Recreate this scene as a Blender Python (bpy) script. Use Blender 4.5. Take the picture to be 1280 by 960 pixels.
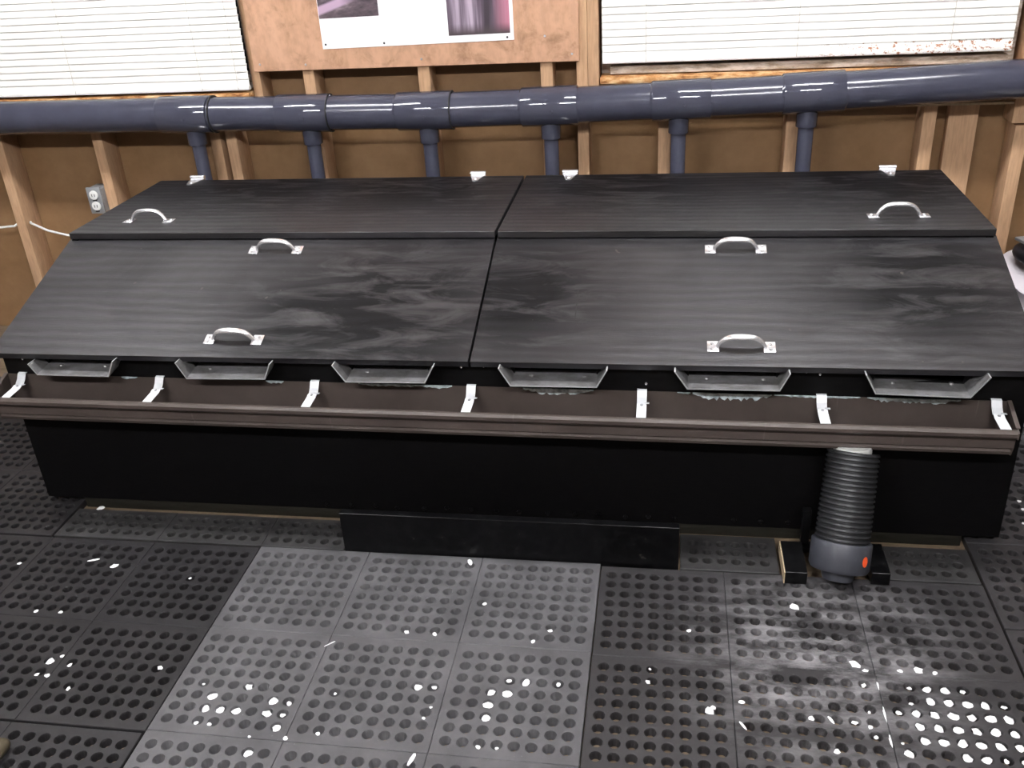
import bpy, bmesh, math, random
from mathutils import Vector, Matrix, Euler

for o in list(bpy.data.objects):
    bpy.data.objects.remove(o, do_unlink=True)
SC = bpy.context.scene
COL = SC.collection
random.seed(7)

# ---------------------------------------------------------------- camera
cam_d = bpy.data.cameras.new('camera')
cam = bpy.data.objects.new('camera', cam_d)
COL.objects.link(cam)
cr = Vector((0.98715275, 0.15018227, -0.05454109))
cu = Vector((-0.02085025, 0.45951382, 0.88792585))
cf = Vector((-0.1584131, 0.87538125, -0.45674167))
M = Matrix.Identity(4)
for i in range(3):
    M[i][0] = cr[i]; M[i][1] = cu[i]; M[i][2] = -cf[i]
M.translation = Vector((1.65996, -1.94164, 1.42245))
cam.matrix_world = M
cam_d.sensor_width = 36.0
cam_d.sensor_fit = 'HORIZONTAL'
cam_d.lens = 1182.79 / 1280 * 36
cam_d.clip_start = 0.05
SC.camera = cam

# ---------------------------------------------------------------- world, exposure
w = bpy.data.worlds.new('world'); SC.world = w; w.use_nodes = True
w.node_tree.nodes['Background'].inputs[0].default_value = (0.55, 0.6, 0.7, 1)
w.node_tree.nodes['Background'].inputs[1].default_value = 0.08
SC.view_settings.view_transform = 'Standard'
SC.view_settings.look = 'None'
SC.view_settings.exposure = 0.9
SC.view_settings.gamma = 1.0
SC.view_settings.use_curve_mapping = False
LAMP_A = 62.0      # emission strength of the tubes over the tank
LAMP_B = 96.0      # emission strength of the tubes behind the camera
CEIL = 2.45

# ---------------------------------------------------------------- helpers
WLOC = {}
def wl(o):
    return WLOC.get(o.name, Vector((0, 0, 0)))
def tag(o, label=None, cat=None, group=None, kind=None):
    if label: o['label'] = label
    if cat: o['category'] = cat
    if group: o['group'] = group
    if kind: o['kind'] = kind
    return o
def thing(name, loc, label, cat, group=None):
    o = bpy.data.objects.new(name, None); COL.objects.link(o)
    o.empty_display_size = 0.05
    o.location = loc; WLOC[o.name] = Vector(loc)
    return tag(o, label, cat, group)
def link(name, me, loc, parent=None, rot=(0, 0, 0), scale=(1, 1, 1)):
    o = bpy.data.objects.new(name, me); COL.objects.link(o)
    p = wl(parent) if parent else Vector((0, 0, 0))
    o.location = Vector(loc) - p
    o.rotation_euler = rot; o.scale = scale
    if parent: o.parent = parent
    WLOC[o.name] = Vector(loc)
    return o
def finish(bm, mat, smooth=None):
    bmesh.ops.recalc_face_normals(bm, faces=bm.faces[:])
    me = bpy.data.meshes.new('mesh')
    bm.to_mesh(me); bm.free()
    mats = mat if isinstance(mat, (list, tuple)) else [mat]
    for m in mats: me.materials.append(m)
    if smooth is not None:
        for p in me.polygons: p.use_smooth = True
        try: me.set_sharp_from_angle(angle=math.radians(smooth))
        except Exception: pass
    return me
def obj(name, bm, mat, parent=None, smooth=None):
    """bm in world coordinates; origin goes to the middle of its base"""
    vs = [v.co for v in bm.verts]
    lo = Vector((min(v.x for v in vs), min(v.y for v in vs), min(v.z for v in vs)))
    hi = Vector((max(v.x for v in vs), max(v.y for v in vs), max(v.z for v in vs)))
    c = Vector(((lo.x + hi.x) / 2, (lo.y + hi.y) / 2, lo.z))
    for v in bm.verts: v.co -= c
    return link(name, finish(bm, mat, smooth), c, parent)
def NB(): return bmesh.new()
def box(bm, x0, x1, y0, y1, z0, z1, bev=0.0, mi=0):
    vs = [bm.verts.new((x, y, z)) for z in (z0, z1) for y in (y0, y1) for x in (x0, x1)]
    fs = []
    for idx in ((0, 1, 3, 2), (4, 6, 7, 5), (0, 4, 5, 1), (2, 3, 7, 6), (0, 2, 6, 4), (1, 5, 7, 3)):
        f = bm.faces.new([vs[i] for i in idx]); f.material_index = mi; fs.append(f)
    if bev > 0:
        es = list({e for f in fs for e in f.edges})
        bmesh.ops.bevel(bm, geom=es, offset=bev, segments=2, affect='EDGES', profile=0.5)
    return bm
def prism_x(bm, prof, x0, x1):
    """closed (y,z) profile extruded along x"""
    a = [bm.verts.new((x0, y, z)) for y, z in prof]
    b = [bm.verts.new((x1, y, z)) for y, z in prof]
    n = len(prof)
    bm.faces.new(a); bm.faces.new(b[::-1])
    for i in range(n):
        bm.faces.new((a[i], a[(i + 1) % n], b[(i + 1) % n], b[i]))
    return bm
def tube(bm, pts, rads, seg=20, cap=True):
    pts = [Vector(p) for p in pts]
    if not isinstance(rads, (list, tuple)): rads = [rads] * len(pts)
    rings = []
    up = None
    for i, p in enumerate(pts):
        if i == 0: t = pts[1] - p
        elif i == len(pts) - 1: t = p - pts[i - 1]
        else: t = (pts[i + 1] - p).normalized() + (p - pts[i - 1]).normalized()
        if t.length < 1e-9: t = Vector((0, 0, 1))
        t.normalize()
        if up is None:
            up = Vector((0, 0, 1)) if abs(t.z) < 0.9 else Vector((1, 0, 0))
        a = up - t * up.dot(t); a.normalize(); up = a
        b = t.cross(a)
        rings.append([bm.verts.new(p + (a * math.cos(2 * math.pi * k / seg) + b * math.sin(2 * math.pi * k / seg)) * rads[i]) for k in range(seg)])
    for r0, r1 in zip(rings, rings[1:]):
        for k in range(seg):
            bm.faces.new((r0[k], r0[(k + 1) % seg], r1[(k + 1) % seg], r1[k]))
    if cap:
        bm.faces.new(rings[0][::-1]); bm.faces.new(rings[-1])
    return bm
def strip(bm, path, x0, x1, th):
    """a bent strap: (y,z) path extruded along x, with thickness th downwards"""
    n = len(path); top = []; bot = []
    for i, (y, z) in enumerate(path):
        j0, j1 = max(i - 1, 0), min(i + 1, n - 1)
        dy, dz = path[j1][0] - path[j0][0], path[j1][1] - path[j0][1]
        l = math.hypot(dy, dz) or 1
        ny, nz = -dz / l, dy / l
        top.append((y, z)); bot.append((y + ny * th, z + nz * th))
    return prism_x(bm, top + bot[::-1], x0, x1)

# ---------------------------------------------------------------- materials
def mat(name, col=(0.5, 0.5, 0.5), rough=0.5, metal=0.0, spec=0.5):
    m = bpy.data.materials.new(name); m.use_nodes = True
    b = m.node_tree.nodes['Principled BSDF']
    b.inputs['Base Color'].default_value = (*col, 1)
    b.inputs['Roughness'].default_value = rough
    b.inputs['Metallic'].default_value = metal
    b.inputs['Specular IOR Level'].default_value = spec
    return m
def nd(m, t, **kw):
    n = m.node_tree.nodes.new(t)
    for k, v in kw.items(): setattr(n, k, v)
    return n
def lk(m, a, b): m.node_tree.links.new(a, b)
def coords(m, scale=(1, 1, 1), rot=(0, 0, 0), world=True):
    if world:
        g = nd(m, 'ShaderNodeNewGeometry'); src = g.outputs['Position']
    else:
        g = nd(m, 'ShaderNodeTexCoord'); src = g.outputs['Object']
    mp = nd(m, 'ShaderNodeMapping')
    mp.inputs['Scale'].default_value = scale
    mp.inputs['Rotation'].default_value = rot
    lk(m, src, mp.inputs['Vector'])
    return mp.outputs['Vector']
def noise(m, vec, scale, detail=4, rough=0.55, dist=0.0):
    n = nd(m, 'ShaderNodeTexNoise')
    n.inputs['Scale'].default_value = scale; n.inputs['Detail'].default_value = detail
    n.inputs['Roughness'].default_value = rough; n.inputs['Distortion'].default_value = dist
    lk(m, vec, n.inputs['Vector'])
    return n.outputs['Fac']
def ramp(m, fac, stops):
    r = nd(m, 'ShaderNodeValToRGB')
    e = r.color_ramp.elements
    while len(e) < len(stops): e.new(0.5)
    for el, (p, c) in zip(e, stops):
        el.position = p
        el.color = (c[0], c[1], c[2], 1) if isinstance(c, (tuple, list)) else (c, c, c, 1)
    lk(m, fac, r.inputs['Fac'])
    return r.outputs['Color']
def mix(m, fac, a, b, mode='MIX'):
    n = nd(m, 'ShaderNodeMix', data_type='RGBA', blend_type=mode)
    for s, v in ((0, fac), (6, a), (7, b)):
        if hasattr(v, 'is_linked') or hasattr(v, 'links'): lk(m, v, n.inputs[s])
        elif isinstance(v, (tuple, list)): n.inputs[s].default_value = (*v[:3], 1)
        else: n.inputs[s].default_value = v
    return n.outputs[2]
def bsdf(m): return m.node_tree.nodes['Principled BSDF']
def setcol(m, c): lk(m, c, bsdf(m).inputs['Base Color'])
def setrough(m, c): lk(m, c, bsdf(m).inputs['Roughness'])
def bump(m, h, strength=0.2, dist=0.002):
    b = nd(m, 'ShaderNodeBump')
    b.inputs['Strength'].default_value = strength; b.inputs['Distance'].default_value = dist
    lk(m, h, b.inputs['Height']); lk(m, b.outputs['Normal'], bsdf(m).inputs['Normal'])

def wood(name, c0, c1, rough=0.7, scale=(1, 1, 1), knots=True):
    m = mat(name, c0, rough, spec=0.25)
    v = coords(m, scale)
    g = noise(m, v, 6, 6, 0.6, 1.5)
    c = ramp(m, g, [(0.3, c0), (0.7, c1)])
    f = noise(m, v, 55, 3, 0.5)
    c = mix(m, 0.25, c, ramp(m, f, [(0.35, tuple(x * 0.55 for x in c0)), (0.6, c1)]))
    if knots:
        k = noise(m, coords(m, (1, 1, 0.55)), 9, 2, 0.5)
        kc = ramp(m, k, [(0.70, 0.0), (0.76, 1.0)])
        c = mix(m, kc, c, tuple(x * 0.4 for x in c0))
    setcol(m, c); bump(m, f, 0.15, 0.001)
    return m
def mottle(m, dark, k):
    n = noise(m, coords(m, (1, 1, 1)), 13, 5, 0.65, 0.5)
    src = bsdf(m).inputs['Base Color'].links[0].from_socket
    setcol(m, mix(m, ramp(m, n, [(0.52, 0.0), (0.72, k)]), src, dark))
STUD = wood('stud_pine', (0.43, 0.26, 0.145), (0.56, 0.36, 0.215), scale=(3, 3, 0.35))
PLY = wood('plywood_bare', (0.43, 0.245, 0.145), (0.53, 0.315, 0.205), scale=(1.2, 1.2, 0.6))
mottle(PLY, (0.20, 0.105, 0.055), 0.75)
HARD = mat('hardboard_brown', (0.24, 0.11, 0.04), 0.6, spec=0.3)
_v = coords(HARD); setcol(HARD, ramp(HARD, noise(HARD, _v, 5, 5, 0.7), [(0.3, (0.19, 0.105, 0.045)), (0.7, (0.27, 0.16, 0.08))]))
SILL = mat('sill_rusty', (0.5, 0.3, 0.13), 0.75, spec=0.2)
_v = coords(SILL, (1, 1, 3)); setcol(SILL, ramp(SILL, noise(SILL, _v, 22, 6, 0.7), [(0.34, (0.16, 0.06, 0.02)), (0.48, (0.48, 0.24, 0.09)), (0.62, (0.66, 0.45, 0.24))]))
FRAME = mat('window_frame_grime', (0.3, 0.26, 0.22), 0.6)
_v = coords(FRAME, (1, 1, 4)); setcol(FRAME, ramp(FRAME, noise(FRAME, _v, 14, 6, 0.7), [(0.30, (0.08, 0.05, 0.03)), (0.45, (0.30, 0.24, 0.18)), (0.62, (0.55, 0.48, 0.42))]))
GLASS = mat('dark_pane', (0.02, 0.025, 0.03), 0.05)
SLAT = mat('blind_white', (0.86, 0.85, 0.80), 0.45)
RUSTSLAT = mat('blind_white_rusted', (0.86, 0.85, 0.8), 0.5)
_v = coords(RUSTSLAT, (1, 1, 1.4))
_n = noise(RUSTSLAT, _v, 60, 6, 0.75)
_s = nd(RUSTSLAT, 'ShaderNodeSeparateXYZ'); lk(RUSTSLAT, coords(RUSTSLAT), _s.inputs[0])
_mr = nd(RUSTSLAT, 'ShaderNodeMapRange'); _mr.inputs[1].default_value = 2.0; _mr.inputs[2].default_value = 2.25
lk(RUSTSLAT, _s.outputs['X'], _mr.inputs[0])
_k = ramp(RUSTSLAT, _n, [(0.535, 0.0), (0.585, 1.0)])
_k2 = mix(RUSTSLAT, 1.0, _k, _mr.outputs[0], 'MULTIPLY')
setcol(RUSTSLAT, mix(RUSTSLAT, _k2, (0.86, 0.85, 0.8), (0.33, 0.12, 0.04)))
CORD = mat('blind_cord', (0.55, 0.52, 0.47), 0.8)

def black_ply(name, gx=0.8, seed=0.0, patches=()):
    m = mat(name, (0.014, 0.013, 0.015), 0.42, spec=0.6)
    v = coords(m, (gx, 3.2, 3.2))
    v2 = nd(m, 'ShaderNodeMapping'); v2.inputs['Location'].default_value = (seed, seed * 0.7, 0); lk(m, v, v2.inputs['Vector'])
    v = v2.outputs['Vector']
    wv = nd(m, 'ShaderNodeTexWave', wave_type='BANDS', bands_direction='Y')
    wv.inputs['Scale'].default_value = 3.2; wv.inputs['Distortion'].default_value = 9.0
    wv.inputs['Detail'].default_value = 3.5; wv.inputs['Detail Scale'].default_value = 0.55
    wv.inputs['Detail Roughness'].default_value = 0.62
    lk(m, v, wv.inputs['Vector'])
    g = wv.outputs['Fac']
    fine = noise(m, coords(m, (3, 26, 26)), 9, 4, 0.6)
    big = noise(m, coords(m, (1, 1.6, 1.6)), 2.6, 5, 0.6, 0.6)
    c = ramp(m, g, [(0.0, (0.0045, 0.0040, 0.0048)), (0.35, (0.0085, 0.0078, 0.0096)), (0.7, (0.012, 0.0112, 0.0138)), (1.0, (0.016, 0.0150, 0.0185))])
    # darker, duller patches
    dull = ramp(m, big, [(0.34, 0.45), (0.52, 0.0)])
    for (px, py, pz_, rad) in patches:
        dn = nd(m, 'ShaderNodeVectorMath', operation='DISTANCE'); dn.inputs[1].default_value = (px, py, pz_); lk(m, coords(m), dn.inputs[0])
        mr = nd(m, 'ShaderNodeMapRange'); mr.inputs[1].default_value = rad; mr.inputs[2].default_value = rad * 0.25; lk(m, dn.outputs['Value'], mr.inputs[0])
        n2 = noise(m, coords(m, (0.7, 2.5, 2.5)), 7, 5, 0.65, 0.8)
        pm = mix(m, 1.0, mr.outputs[0], ramp(m, n2, [(0.30, 0.0), (0.52, 1.0)]), 'MULTIPLY')
        dull = mix(m, 1.0, dull, pm, 'LIGHTEN')
    c = mix(m, dull, c, mix(m, 0.75, c, (0.0032, 0.0029, 0.0034)))
    c = mix(m, ramp(m, fine, [(0.62, 0.0), (0.8, 0.4)]), c, (0.040, 0.038, 0.042))
    sp = noise(m, coords(m), 42, 2, 0.4)
    c = mix(m, ramp(m, sp, [(0.76, 0.0), (0.79, 0.6)]), c, (0.10, 0.085, 0.075))
    setcol(m, c)
    setrough(m, mix(m, dull, ramp(m, g, [(0.0, 0.50), (1.0, 0.40)]), (0.56, 0.56, 0.56)))
    h = mix(m, 0.5, g, fine)
    bump(m, h, 0.5, 0.0016)
    # specular level is lower inside the darker patches
    lk(m, mix(m, dull, (0.80, 0.80, 0.80), (0.14, 0.14, 0.14)), bsdf(m).inputs['Specular IOR Level'])
    return m
LIDA = black_ply('black_painted_plywood_a', 0.8, 0.0, ((0.98, 0.14, 0.53, 0.50), (0.80, 0.10, 0.53, 0.35)))
LIDB = black_ply('black_painted_plywood_b', 0.7, 3.7, ((2.25, 0.25, 0.56, 0.42), (1.30, 0.20, 0.55, 0.36)))
LIDC = black_ply('black_painted_plywood_c', 0.55, 8.1, ((0.4, 0.9, 0.65, 0.55), (0.9, 0.85, 0.65, 0.55)))
LIDD = black_ply('black_painted_plywood_d', 0.5, 13.3, ((1.5, 0.85, 0.65, 0.55), (2.25, 0.85, 0.65, 0.6)))
BLACK = mat('black_tank_paint', (0.003, 0.003, 0.003), 0.55, spec=0.12)
_n = noise(BLACK, coords(BLACK, (1, 1, 4)), 30, 3, 0.5); setcol(BLACK, ramp(BLACK, _n, [(0.4, (0.0016, 0.0015, 0.0017)), (0.75, (0.0035, 0.0033, 0.0035))]))
GLOSSB = mat('black_gloss_board', (0.007, 0.007, 0.008), 0.28, spec=0.25)
_n = noise(GLOSSB, coords(GLOSSB, (1, 1, 1)), 38, 3, 0.6); setcol(GLOSSB, ramp(GLOSSB, _n, [(0.45, (0.002, 0.002, 0.0023)), (0.68, (0.006, 0.006, 0.0065)), (0.78, (0.07, 0.065, 0.055))]))
GREENWOOD = wood('shaded_base_lumber', (0.007, 0.0065, 0.004), (0.016, 0.014, 0.009), 0.8, (0.5, 3, 3), False)  # near-black colour includes the shade under the tank
RAWWOOD = wood('raw_wood_edge', (0.42, 0.32, 0.2), (0.55, 0.43, 0.28), 0.8, (3, 3, 3), False)
CHROME = mat('bright_zinc', (0.92, 0.92, 0.94), 0.25, 0.8)
ZINCW = mat('white_coated_strap', (0.88, 0.90, 0.92), 0.35, 0.15)
SHEET = mat('galvanised_sheet', (0.42, 0.42, 0.42), 0.42, 0.55)
_n = noise(SHEET, coords(SHEET, (2, 3, 3)), 9, 5, 0.65); setcol(SHEET, ramp(SHEET, _n, [(0.35, (0.15, 0.145, 0.14)), (0.65, (0.27, 0.27, 0.275))]))
EDGE = mat('sheet_cut_edge', (0.75, 0.77, 0.78), 0.35, 0.6)
GUT = mat('brown_gutter', (0.075, 0.052, 0.042), 0.45, spec=0.4)
_n = noise(GUT, coords(GUT, (1, 1, 1)), 5, 5, 0.65); _c = ramp(GUT, _n, [(0.35, (0.056, 0.043, 0.037)), (0.7, (0.082, 0.065, 0.057))])
_n2 = noise(GUT, coords(GUT, (26, 1.2, 1.2), (0, 0.25, 0)), 3.4, 4, 0.6); _c = mix(GUT, ramp(GUT, _n2, [(0.66, 0.0), (0.74, 0.25)]), _c, (0.20, 0.18, 0.17)); setcol(GUT, _c)
SEAL = mat('pale_sealant', (0.62, 0.72, 0.74), 0.5)
_n = noise(SEAL, coords(SEAL), 60, 3, 0.6); setcol(SEAL, ramp(SEAL, _n, [(0.35, (0.28, 0.34, 0.36)), (0.6, (0.74, 0.84, 0.86))]))
PVC = mat('grey_pvc_pipe', (0.048, 0.050, 0.070), 0.17, spec=0.5)
_n = noise(PVC, coords(PVC), 14, 4, 0.6); setcol(PVC, ramp(PVC, _n, [(0.35, (0.044, 0.046, 0.066)), (0.65, (0.052, 0.054, 0.077))]))
PVCT = mat('grey_pvc_fitting', (0.050, 0.052, 0.073), 0.07, spec=0.6)
HOSE = mat('grey_corrugated_hose', (0.017, 0.0175, 0.019), 0.42, spec=0.35)
COLLAR = mat('grey_hose_collar', (0.040, 0.042, 0.052), 0.5)
ORANGE = mat('orange_sticker', (0.85, 0.10, 0.02), 0.5)
WHITEP = mat('white_plastic', (0.85, 0.85, 0.82), 0.45)
FLAKE = mat('white_flake', (0.92, 0.92, 0.92), 0.6)
GREYM = mat('grey_metal_plate', (0.30, 0.31, 0.32), 0.45, 0.3)
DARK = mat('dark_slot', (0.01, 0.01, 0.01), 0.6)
PAPER = mat('poster_paper', (0.90, 0.90, 0.90), 0.4)
TAN = mat('tan_block', (0.055, 0.042, 0.022), 0.8)
SACK = mat('white_sack', (0.85, 0.80, 0.84), 0.6)
STRAPB = mat('black_webbing', (0.008, 0.008, 0.012), 0.6)
SILVER = mat('silver_metal', (0.6, 0.6, 0.62), 0.35, 0.7)
FLOORM = wood('wood_subfloor', (0.10, 0.072, 0.045), (0.18, 0.13, 0.085), 0.85, (0.6, 3, 1), False)
WALLM = wood('side_wall_board', (0.20, 0.18, 0.165), (0.26, 0.235, 0.21), 0.8, (1, 1, 0.3), False)
CEILM = mat('ceiling_board', (0.34, 0.34, 0.34), 0.8)

def rubber(name, c, dust=0.0):
    m = mat(name, c, 0.5, spec=0.24)
    v = coords(m)
    n = noise(m, v, 7, 6, 0.65)
    lo = tuple(x * 0.72 for x in c); hi = tuple(x * 1.28 for x in c)
    cc = ramp(m, n, [(0.3, lo), (0.7, hi)])
    sp = noise(m, v, 140, 2, 0.5)
    cc = mix(m, ramp(m, sp, [(0.68, 0.0), (0.78, 0.35)]), cc, tuple(x * 2.2 for x in c))
    if dust > 0:
        # pale powder trodden into the mat around the white bits, a stain with its own outline
        s = nd(m, 'ShaderNodeVectorMath', operation='DISTANCE'); lk(m, v, s.inputs[0]); s.inputs[1].default_value = (1.98, -0.43, 0.02)
        r = nd(m, 'ShaderNodeMapRange'); r.inputs[1].default_value = 0.34; r.inputs[2].default_value = 0.04; lk(m, s.outputs['Value'], r.inputs[0])
        n3 = noise(m, coords(m, (0.8, 2.2, 1)), 9, 6, 0.7)
        k = mix(m, 1.0, r.outputs[0], ramp(m, n3, [(0.42, 0.0), (0.66, 1.0)]), 'MULTIPLY')
        k = mix(m, 1.0, k, (dust, dust, dust), 'MULTIPLY')
        cc = mix(m, k, cc, (0.33, 0.32, 0.33))
    setcol(m, cc)
    setrough(m, ramp(m, n, [(0.3, 0.55), (0.7, 0.42)]))
    return m
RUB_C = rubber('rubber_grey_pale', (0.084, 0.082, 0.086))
RUB_L = rubber('rubber_grey_dark', (0.019, 0.0178, 0.019))  # dark mat, its colour deepened further for the light falloff at the left
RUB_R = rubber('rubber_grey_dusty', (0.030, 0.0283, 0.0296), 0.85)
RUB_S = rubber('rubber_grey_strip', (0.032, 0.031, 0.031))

# ---------------------------------------------------------------- room shell
XL, XR, YF, YB = -2.3, 4.3, -4.6, 1.20
def struct(name, bm, m, parent=None):
    o = obj(name, bm, m, parent)
    if parent is None: o['kind'] = 'structure'
    return o
struct('floor', box(NB(), XL, XR, YF, YB + 0.1, -0.05, 0.0), FLOORM)
struct('ceiling', box(NB(), XL, XR, YF, YB + 0.1, CEIL, CEIL + 0.05), CEILM)
struct('wall_left', box(NB(), XL - 0.05, XL, YF, YB + 0.1, 0, CEIL), WALLM)
struct('wall_right', box(NB(), XR, XR + 0.05, YF, YB + 0.1, 0, CEIL), WALLM)
struct('wall_front', box(NB(), XL, XR, YF - 0.05, YF, 0, CEIL), WALLM)
W1 = (-1.05, 0.30); W2 = (1.445, 2.66); WZ0, WZ1 = 0.885, 1.95
b = NB()
box(b, XL, XR, YB, YB + 0.012, 0, WZ0)
box(b, XL, XR, YB, YB + 0.012, WZ1, CEIL)
box(b, XL, W1[0], YB, YB + 0.012, WZ0, WZ1)
box(b, W1[1], W2[0], YB, YB + 0.012, WZ0, WZ1)
box(b, W2[1], XR, YB, YB + 0.012, WZ0, WZ1)
wall = struct('wall_back', b, HARD)
wall['label'] = 'back wall of bare studs over brown hardboard sheets'
SF = 1.11          # front face of the studs
def stud(x, z0, z1, wdt=0.038, y0=SF, y1=YB, m=STUD, name='stud'):
    bb = NB(); box(bb, x - wdt / 2, x + wdt / 2, y0, y1 - 0.0005, z0, z1, 0.002)
    return obj(name, bb, m, wall, 40)
for x in (-1.82, -1.44, 3.09, 3.48, 3.87): stud(x, 0, CEIL)
for x in (-1.07, 0.318): stud(x, 0.86 if x > 0 else 0, CEIL, 0.03)
for x in (-0.69, -0.303, 0.135, 0.192): stud(x, 0, 0.86)
for x in (0.500, 0.884, 1.278): stud(x, 0, CEIL)
stud(1.389, 0, CEIL, 0.035)
stud(1.4245, 0.855, CEIL, 0.034)
for x in (1.645, 2.035, 2.434): stud(x, 0, 0.86)
stud(2.545, 0, 0.80, 0.085, 1.165)
stud(2.70, 0, 0.735)
stud(2.705, 0.742, CEIL, 0.075)
struct('pale_strip', box(NB(), 2.33, 2.66, 1.094, 1.109, 0.802, 0.809), RAWWOOD, wall)  # thin pale strip just below the right part of the pipe
# plywood sheet nailed over the studs between the windows
b = NB(); box(b, 0.322, 1.382, 1.098, 1.1095, 0.963, 2.2, 0.001)
pp = struct('plywood_panel', b, PLY, wall)
for (x, z) in ((0.345, 0.985), (0.50, 0.98), (0.884, 0.985), (1.278, 1.04), (1.36, 0.985)):
    bb = NB(); tube(bb, [(x, 1.0985, z), (x, 1.0965, z)], [0.004, 0.003], 8); obj('nail_head', bb, SILVER, pp)

def window(name, x0, x1, sill_front, sz):
    bb = NB(); box(bb, x0 + 0.02, x1 - 0.02, YB + 0.03, YB + 0.036, WZ0 + 0.04, WZ1 - 0.03)
    o = struct(name, bb, GLASS)
    for nm, a in (('window_frame', (x0, x1, 1.175, 1.24, WZ0 + 0.004, 0.945)), ('window_frame', (x0, x1, 1.175, 1.24, WZ1 - 0.04, WZ1)),
                  ('window_frame', (x0, x0 + 0.03, 1.175, 1.24, 0.945, WZ1 - 0.04)), ('window_frame', (x1 - 0.03, x1, 1.175, 1.24, 0.945, WZ1 - 0.04)),
                  ('window_frame', ((x0 + x1) / 2 - 0.02, (x0 + x1) / 2 + 0.02, 1.18, 1.24, 0.945, WZ1 - 0.04)),
                  ('window_track', (x0 + 0.03, x1 - 0.03, 1.125 if x0 > 1 else 1.158, 1.174, sz + 0.004, sz + 0.026))):
        bb = NB(); box(bb, *a, 0.002); obj(nm, bb, FRAME, o, 40)
    bb = NB(); box(bb, x0, x1, sill_front, 1.1995, sz - 0.02, sz, 0.003)
    obj('window_sill', bb, SILL, o, 40)
    return o
window('window_1', *W1, 1.075, 0.901)
window('window_2', *W2, 1.095, 0.912)

def blind(label, x0, x1, y, zb, cords, rail_mat):
    t = thing('window_blind', ((x0 + x1) / 2, y, zb), label, 'blind', None)
    bb = NB(); box(bb, x0, x1, y - 0.012, y + 0.012, zb, zb + 0.014, 0.004); obj('bottom_rail', bb, rail_mat, t, 40)
    bb = NB(); box(bb, x0, x1, y - 0.02, y + 0.02, 1.93, 1.965, 0.003); obj('head_rail', bb, SLAT, t, 40)
    # slat: a slightly curved strip, closed nearly flat
    n = 4; prof_o = []; prof_i = []
    for i in range(n + 1):
        u = i / n - 0.5
        yy = u * 0.026; zz = 0.0022 * (1 - (2 * u) ** 2)
        a = math.radians(74)
        prof_o.append((yy * math.cos(a) - zz * math.sin(a), yy * math.sin(a) + zz * math.cos(a)))
    prof_i = [(p[0] + 0.0007, p[1] - 0.0004) for p in prof_o]
    bb = NB(); prism_x(bb, prof_o + prof_i[::-1], -(x1 - x0) / 2, (x1 - x0) / 2)
    me = finish(bb, SLAT, 40)
    bb = NB(); prism_x(bb, prof_o + prof_i[::-1], -(x1 - x0) / 2, (x1 - x0) / 2)
    me2 = finish(bb, rail_mat, 40)
    z = zb + 0.026; k = 0
    rs = random.Random(int(x0 * 100))
    while z < 1.92:
        link('slat', me2 if k < 1 else me, ((x0 + x1) / 2, y, z), t, (math.radians(rs.uniform(-3, 3)), math.radians(rs.uniform(-0.06, 0.06)), 0))
        z += 0.0215; k += 1
    for cx in cords:
        bb = NB(); tube(bb, [(cx, y - 0.0135, zb + 0.004), (cx, y - 0.0135, 1.93)], 0.0011, 6); obj('cord', bb, CORD, t)
    return t
blind('white slatted window blind at the left, hanging above the pipe end', -1.03, 0.306, 1.082, 0.910, (-0.75, -0.31, 0.145, 0.27), SLAT)
blind('wide white slatted window blind at the right with rust along its bottom edge', 1.452, 2.632, 1.118, 0.950, (1.585, 2.03, 2.46), RUSTSLAT)

# ---------------------------------------------------------------- ceiling lamps (above the picture)
def lamp(x, y, strength, label, ln=1.2):
    m = bpy.data.materials.get('tube_%g' % strength)
    if m is None:
        m = mat('tube_%g' % strength, (0.9, 0.9, 0.9)); bs = bsdf(m)
        bs.inputs['Emission Color'].default_value = (0.98, 0.97, 1.0, 1); bs.inputs['Emission Strength'].default_value = strength
    t = thing('fluorescent_lamp', (x, y, CEIL - 0.1), label, 'lamp', 'ceiling strip lamps')
    bb = NB(); prism_x(bb, [(y - 0.08, CEIL - 0.03), (y - 0.08, CEIL - 0.001), (y + 0.08, CEIL - 0.001), (y + 0.08, CEIL - 0.03), (y + 0.03, CEIL - 0.05), (y - 0.03, CEIL - 0.05)], x - ln / 2 - 0.03, x + ln / 2 + 0.03)
    obj('housing', bb, WHITEP, t)
    for s in (-1, 1):
        bb = NB(); tube(bb, [(x - ln / 2, y + s * 0.05, CEIL - 0.075), (x + ln / 2, y + s * 0.05, CEIL - 0.075)], 0.016, 8); obj('tube', bb, m, t, 60)
    for s in (-1, 1):
        bb = NB(); box(bb, x + s * (ln / 2 + 0.012) - 0.012, x + s * (ln / 2 + 0.012) + 0.012, y - 0.07, y + 0.07, CEIL - 0.095, CEIL - 0.03, 0.003); obj('lamp_holder', bb, WHITEP, t)
lamp(-0.20, 0.02, LAMP_A, 'twin tube ceiling lamp over the left half of the tank')
lamp(2.18, 0.02, LAMP_A, 'twin tube ceiling lamp over the right half of the tank')
lamp(0.10, -2.25, LAMP_B, 'twin tube ceiling lamp at the left behind the viewer')
lamp(2.20, -2.25, LAMP_B, 'twin tube ceiling lamp at the right behind the viewer')

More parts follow.
